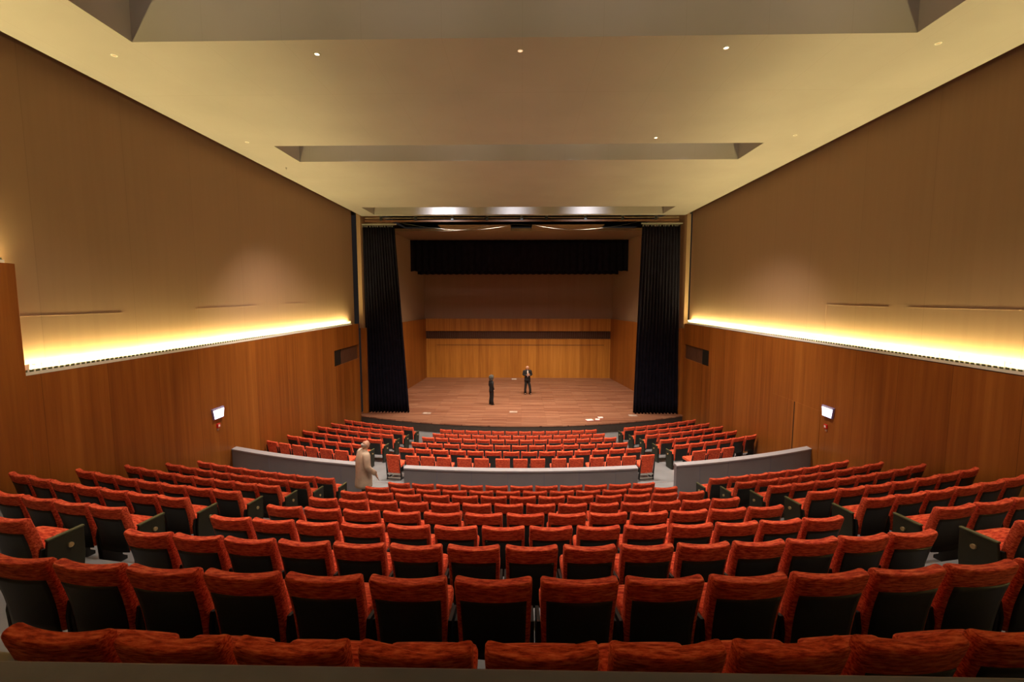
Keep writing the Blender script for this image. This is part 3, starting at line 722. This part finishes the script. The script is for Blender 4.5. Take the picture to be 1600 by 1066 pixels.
# ------------------------------------------------------------------ small things on the stage
for x, y, lab in ((-4.80, 22.58, 'pale floor socket plate on the stage beside the left curtain'), (-0.41, 22.94, 'pale floor socket plate at the front centre of the stage'), (5.55, 22.35, 'pale floor socket plate on the stage beside the right curtain')):
    t = empty('floor_socket', (x, y, STG)); tag(t, lab, 'floor socket', 'floor sockets along the stage front')
    MB().box(-0.20, 0.20, -0.16, 0.16, 0.001, 0.012).build('frame', M['pale_plate'], t, bevel=0.003)
    MB().box(-0.17, -0.01, -0.13, 0.13, 0.012, 0.018).build('lid', M['plate_lid'], t, bevel=0.002); MB().box(0.01, 0.17, -0.13, 0.13, 0.012, 0.018).build('lid', M['pale_plate'], t, bevel=0.002)
tag(MB().box(-0.70, -0.36, 32.35, 32.60, STG+0.001, STG+0.012).build('paper_sheet', M['paper'], None), 'small white sheet lying on the stage near the back wall', 'paper')
def booklet(loc, rz, w_, d_, lab):
    t = empty('booklet', loc, rz); tag(t, lab, 'booklet', 'papers at the stage edge')
    MB().box(-w_, w_, -d_, d_, 0.001, 0.012).build('cover', M['red_paper'], t); MB().box(-w_+0.015, w_-0.015, -d_+0.015, d_-0.015, 0.012, 0.030).build('pages', M['paper'], t)
booklet((3.26, 21.42, STG), 0.3, 0.18, 0.14, 'open red and white booklet at the stage edge, the left of two')
booklet((3.66, 21.52, STG), -0.2, 0.12, 0.13, 'small red and white booklet at the stage edge, in the middle')
booklet((3.86, 21.88, STG), 0.1, 0.14, 0.11, 'white booklet at the stage edge, farther back of the papers')

# ------------------------------------------------------------------ people
def skin(name, nodes, edges, mat, parent, level=2):
    """nodes: list of (co, rx, ry); a tapered continuous surface grown along the edges"""
    me = bpy.data.meshes.new(name); me.from_pydata([n_[0] for n_ in nodes], edges, []); me.update()
    o = bpy.data.objects.new(name, me); COL.objects.link(o)
    sk = o.modifiers.new('skin', 'SKIN'); sk.use_smooth_shade = True
    lay = me.skin_vertices[0].data if me.skin_vertices else None
    if lay is None:
        bm = bmesh.new(); bm.from_mesh(me); bm.verts.layers.skin.verify(); bm.to_mesh(me); bm.free(); lay = me.skin_vertices[0].data
    for i, n_ in enumerate(nodes): lay[i].radius = (n_[1], n_[2]); lay[i].use_root = (i == 0)
    ss = o.modifiers.new('sub', 'SUBSURF'); ss.levels = level; ss.render_levels = level
    dg = bpy.context.evaluated_depsgraph_get(); ev = o.evaluated_get(dg)
    me2 = bpy.data.meshes.new_from_object(ev); me2.name = name
    bpy.data.objects.remove(o); bpy.data.meshes.remove(me)
    return link(name, me2, mat, parent, True)
def ellipsoid(name, c, r, mat, parent, zmin=-1.0, noise=0.0, seed=1, squash=None):
    bm = bmesh.new(); bmesh.ops.create_uvsphere(bm, u_segments=20, v_segments=14, radius=1)
    rnd = random.Random(seed)
    for vv in bm.verts:
        k = 1+noise*rnd.uniform(-1, 1); p = vv.co*k
        if squash: p = squash(p)
        vv.co = Vector((c[0]+p.x*r[0], c[1]+p.y*r[1], c[2]+max(p.z, zmin)*r[2]))
    me = bpy.data.meshes.new(name); bm.to_mesh(me); bm.free()
    return link(name, me, mat, parent, True)
M['skin'] = plain('skin', (0.60, 0.33, 0.22), 0.5, var=0.06, scale=12)
M['suit'] = plain('black_suit', (0.012, 0.011, 0.012), 0.75, var=0.2)
M['shirt'] = plain('pale_shirt', (0.66, 0.55, 0.50), 0.7, var=0.05)
M['shoe'] = plain('black_shoe', (0.010, 0.009, 0.009), 0.35)
M['grey_hair'] = plain('dark_grey_hair', (0.075, 0.068, 0.06), 0.85, var=0.5, scale=40)
M['white_hair'] = plain('short_grey_hair', (0.36, 0.30, 0.25), 0.85, var=0.2, scale=40)
M['coat'] = plain('beige_coat', (0.52, 0.39, 0.29), 0.8, var=0.12, scale=9)
M['khaki'] = plain('olive_trousers', (0.085, 0.066, 0.036), 0.8)
M['eye'] = plain('dark_eye', (0.02, 0.015, 0.012), 0.3)
def person(loc, rz, H, label, arms, stance, jacket, trousers, long_coat=False, hair=None, shirt=None, lean=0.0):
    """built facing local -y; arms: for each side the elbow, wrist and finger direction; stance: the two ankle positions"""
    k = H/1.75
    t = empty('person', loc, rz); tag(t, label, 'person'); t.scale = (k, k, k)
    hipz, shz = 0.92, 1.42
    hd = Vector((0, -0.02+lean, 1.62))
    N_ = []; E_ = []
    def nd(co, rx, ry=None, par=None):
        N_.append((tuple(co), rx, ry or rx)); i = len(N_)-1
        if par is not None: E_.append((par, i))
        return i
    pel = nd((0, 0, hipz+0.02), 0.135, 0.10); wst = nd((0, 0.0, 1.10), 0.125, 0.095, pel); che = nd((0, 0.01+lean*0.4, 1.28), 0.15, 0.105, wst); shc = nd((0, 0.01+lean*0.6, 1.39), 0.07, 0.055, che)
    nk = nd((0, 0.0+lean*0.8, 1.49), 0.052, 0.052, shc); jaw = nd(hd+Vector((0, -0.015, -0.075)), 0.062, 0.072, nk); sku = nd(hd+Vector((0, 0.0, 0.0)), 0.074, 0.090, jaw); cr = nd(hd+Vector((0, 0.008, 0.075)), 0.060, 0.072, sku)
    nose = nd(hd+Vector((0, -0.112, -0.025)), 0.012, 0.014, sku)
    for s in (-1, 1): nd(hd+Vector((s*0.088, 0.01, -0.02)), 0.010, 0.022, sku)
    arm_nodes = {}
    for s, (el, wr, fd) in zip((-1, 1), arms):
        sh = nd((s*0.175, 0.015+lean*0.6, shz-0.035), 0.045, 0.045, shc); e = nd(el, 0.042, 0.042, sh); w_ = nd(wr, 0.028, 0.032, e)
        d = Vector(fd).normalized(); side = d.cross(Vector((0, 1, 0.2))).normalized()
        pm = nd(Vector(wr)+d*0.065, 0.030, 0.040, w_)
        for q, (off, ln) in enumerate(((-0.030, 0.075), (-0.010, 0.09), (0.010, 0.085), (0.030, 0.065))):
            a = nd(Vector(wr)+d*(0.10+0.2*ln)+side*off, 0.0095, None, pm); nd(Vector(wr)+d*(0.10+ln)+side*off*1.1+Vector((0, -0.018, 0)), 0.008, None, a)
        a = nd(Vector(wr)+d*0.05-side*0.048, 0.011, None, pm); nd(Vector(wr)+d*0.085-side*0.062, 0.009, None, a)
        arm_nodes[s] = ((s*0.185, 0.015+lean*0.6, shz-0.01), el, wr)
    for s, (ax, ay) in zip((-1, 1), stance):
        hp = nd((s*0.085, 0, hipz-0.06), 0.092, 0.095, pel); kn = nd((s*0.085*0.4+ax*0.6, ay*0.55-0.02, 0.50), 0.058, 0.060, hp); an = nd((ax, ay, 0.09), 0.036, 0.042, kn); nd((ax+s*0.02, ay-0.13, 0.035), 0.034, 0.026, an)
    skin('body', N_, E_, M['skin'], t)
    # trousers
    m = MB(); m.taper([((0, 0, 1.03), 0.135, 0.10), ((0, 0, 0.96), 0.16, 0.118), ((0, 0, 0.87), 0.165, 0.125), ((0, 0, 0.79), 0.12, 0.09)])
    for s, (ax, ay) in zip((-1, 1), stance):
        kx, ky = s*0.034+ax*0.6, ay*0.55-0.02
        m.taper([((s*0.085, 0, 0.92), 0.075, 0.09), ((s*0.088, 0, 0.82), 0.092, 0.108), ((s*0.085, (ky)*0.5, 0.68), 0.086, 0.096), ((kx, ky, 0.50), 0.072, 0.078), ((ax, ay+0.005, 0.28), 0.070, 0.076), ((ax, ay-0.01, 0.05), 0.085 if hair == 'curly' else 0.074, 0.098 if hair == 'curly' else 0.086)])
    m.build('trousers', trousers, t, smooth=True)
    for s, (ax, ay) in zip((-1, 1), stance):
        skin('shoe', [((ax, ay+0.05, 0.042), 0.042, 0.036), ((ax+s*0.008, ay-0.04, 0.040), 0.044, 0.036), ((ax+s*0.02, ay-0.15, 0.028), 0.038, 0.024)], [(0, 1), (1, 2)], M['shoe'], t, 1)
    # jacket: torso with both sleeves
    L_ = lean; m = MB()
    if long_coat:
        m.taper([((0, 0.01, 0.60), 0.236, 0.20), ((0, 0.01, 0.66), 0.235, 0.20), ((0, 0.0, 0.80), 0.228, 0.192), ((0, 0.0, 0.98), 0.222, 0.182), ((0, 0.01, 1.15), 0.218, 0.172), ((0, 0.02+L_*0.4, 1.29), 0.218, 0.158),
                 ((0, 0.02+L_*0.6, 1.39), 0.196, 0.130), ((0, 0.015+L_*0.7, 1.445), 0.130, 0.098), ((0, 0.01+L_*0.8, 1.49), 0.074, 0.074)])
    else:
        m.taper([((0, 0.0, 0.78), 0.186, 0.140), ((0, 0.0, 0.90), 0.182, 0.136), ((0, 0.0, 1.05), 0.168, 0.124), ((0, 0.01, 1.18), 0.178, 0.130), ((0, 0.012+L_*0.4, 1.30), 0.196, 0.134),
                 ((0, 0.012+L_*0.6, 1.39), 0.186, 0.112), ((0, 0.01+L_*0.7, 1.445), 0.140, 0.092), ((0, 0.005+L_*0.8, 1.485), 0.072, 0.070)])
    g = 1.2 if long_coat else 1.0
    for s in (-1, 1):
        sh, el, wr = (Vector(q) for q in arm_nodes[s]); d1 = (el-sh); d2 = (wr-el)
        m.taper([(tuple(sh-Vector((s*0.035, 0, -0.01))), 0.060*g, 0.070*g), (tuple(sh+d1*0.15), 0.074*g, 0.076*g), (tuple(sh+d1*0.55), 0.064*g, 0.066*g), (tuple(sh+d1*0.95), 0.058*g, 0.060*g), (tuple(el+d2*0.2), 0.056*g, 0.058*g), (tuple(el+d2*0.6), 0.050*g, 0.052*g), (tuple(el+d2*0.93), 0.046*g, 0.048*g)], 14)
    m.build('coat' if long_coat else 'jacket', jacket, t, smooth=True)
    # collar
    skin('collar', [((0.0, 0.065+lean*0.6, 1.475), 0.022, 0.03), ((0.062, 0.02+lean*0.6, 1.47), 0.02, 0.028), ((0.045, -0.06+lean*0.6, 1.43), 0.016, 0.02), ((-0.062, 0.02+lean*0.6, 1.47), 0.02, 0.028), ((-0.045, -0.06+lean*0.6, 1.43), 0.016, 0.02)], [(0, 1), (1, 2), (0, 3), (3, 4)], shirt if (shirt and not long_coat) else jacket, t, 1)
    if shirt:
        skin('shirt', [((0, -0.060, 1.44), 0.030, 0.035), ((0, -0.112, 1.33), 0.042, 0.034), ((0, -0.118, 1.18), 0.034, 0.026), ((0, -0.112, 1.04), 0.020, 0.024)], [(0, 1), (1, 2), (2, 3)], shirt, t, 1)
    for s in (-1, 1): ellipsoid('eye', hd+Vector((s*0.032, -0.083, 0.005)), (0.011, 0.008, 0.008), M['eye'], t)
    if hair == 'curly':
        ellipsoid('hair', hd+Vector((0, 0.018, 0.035)), (0.168, 0.165, 0.16), M['grey_hair'], t, noise=0.09, seed=4, squash=lambda p: Vector((p.x, max(p.y, -0.45 if p.z < 0.45 else -0.8), p.z)))
        bm_o = ellipsoid('hair', hd+Vector((0, 0.055, -0.07)), (0.155, 0.095, 0.12), M['grey_hair'], t, noise=0.09, seed=9)
    elif hair == 'ring':
        ellipsoid('hair', hd+Vector((0, 0.025, -0.022)), (0.090, 0.092, 0.075), M['white_hair'], t, zmin=-0.9, noise=0.02, squash=lambda p: Vector((p.x, max(p.y, -0.1), min(p.z, 0.35))))
    return t
# woman on the stage, turned away to the right
person((-1.64, 24.54, STG), math.radians(118), 1.60, 'person with bushy dark grey hair in black jacket and flared black trousers, standing on stage', (((-0.235, 0.03, 1.16), (-0.205, -0.06, 0.93), (0, -0.1, -1)), ((0.235, 0.03, 1.16), (0.205, -0.06, 0.93), (0, -0.1, -1))), ((-0.10, 0.0), (0.10, 0.03)), M['suit'], M['suit'], hair='curly')
# man in a suit facing the hall, hands together at the chest
person((0.36, 27.25, STG), math.radians(10), 1.82, 'bald person in black suit and open pale shirt, hands held together, facing the hall', (((-0.25, 0.0, 1.16), (-0.06, -0.20, 1.17), (0.7, -0.2, 0.5)), ((0.25, 0.0, 1.16), (0.07, -0.20, 1.15), (-0.7, -0.2, 0.5))), ((-0.12, 0.03), (0.16, -0.05)), M['suit'], M['suit'], shirt=M['shirt'])
# elderly man in the cross aisle, facing right
person((-3.68, 10.22, AISLE), math.radians(128), 1.70, 'balding person in long beige coat standing in the cross aisle, looking right', (((-0.29, 0.02, 1.14), (-0.27, -0.20, 0.92), (0.1, -0.35, -1)), ((0.29, 0.04, 1.14), (0.28, -0.04, 0.88), (0, -0.1, -1))), ((-0.10, 0.06), (0.10, -0.06)), M['coat'], M['khaki'], long_coat=True, hair='ring', lean=-0.05)
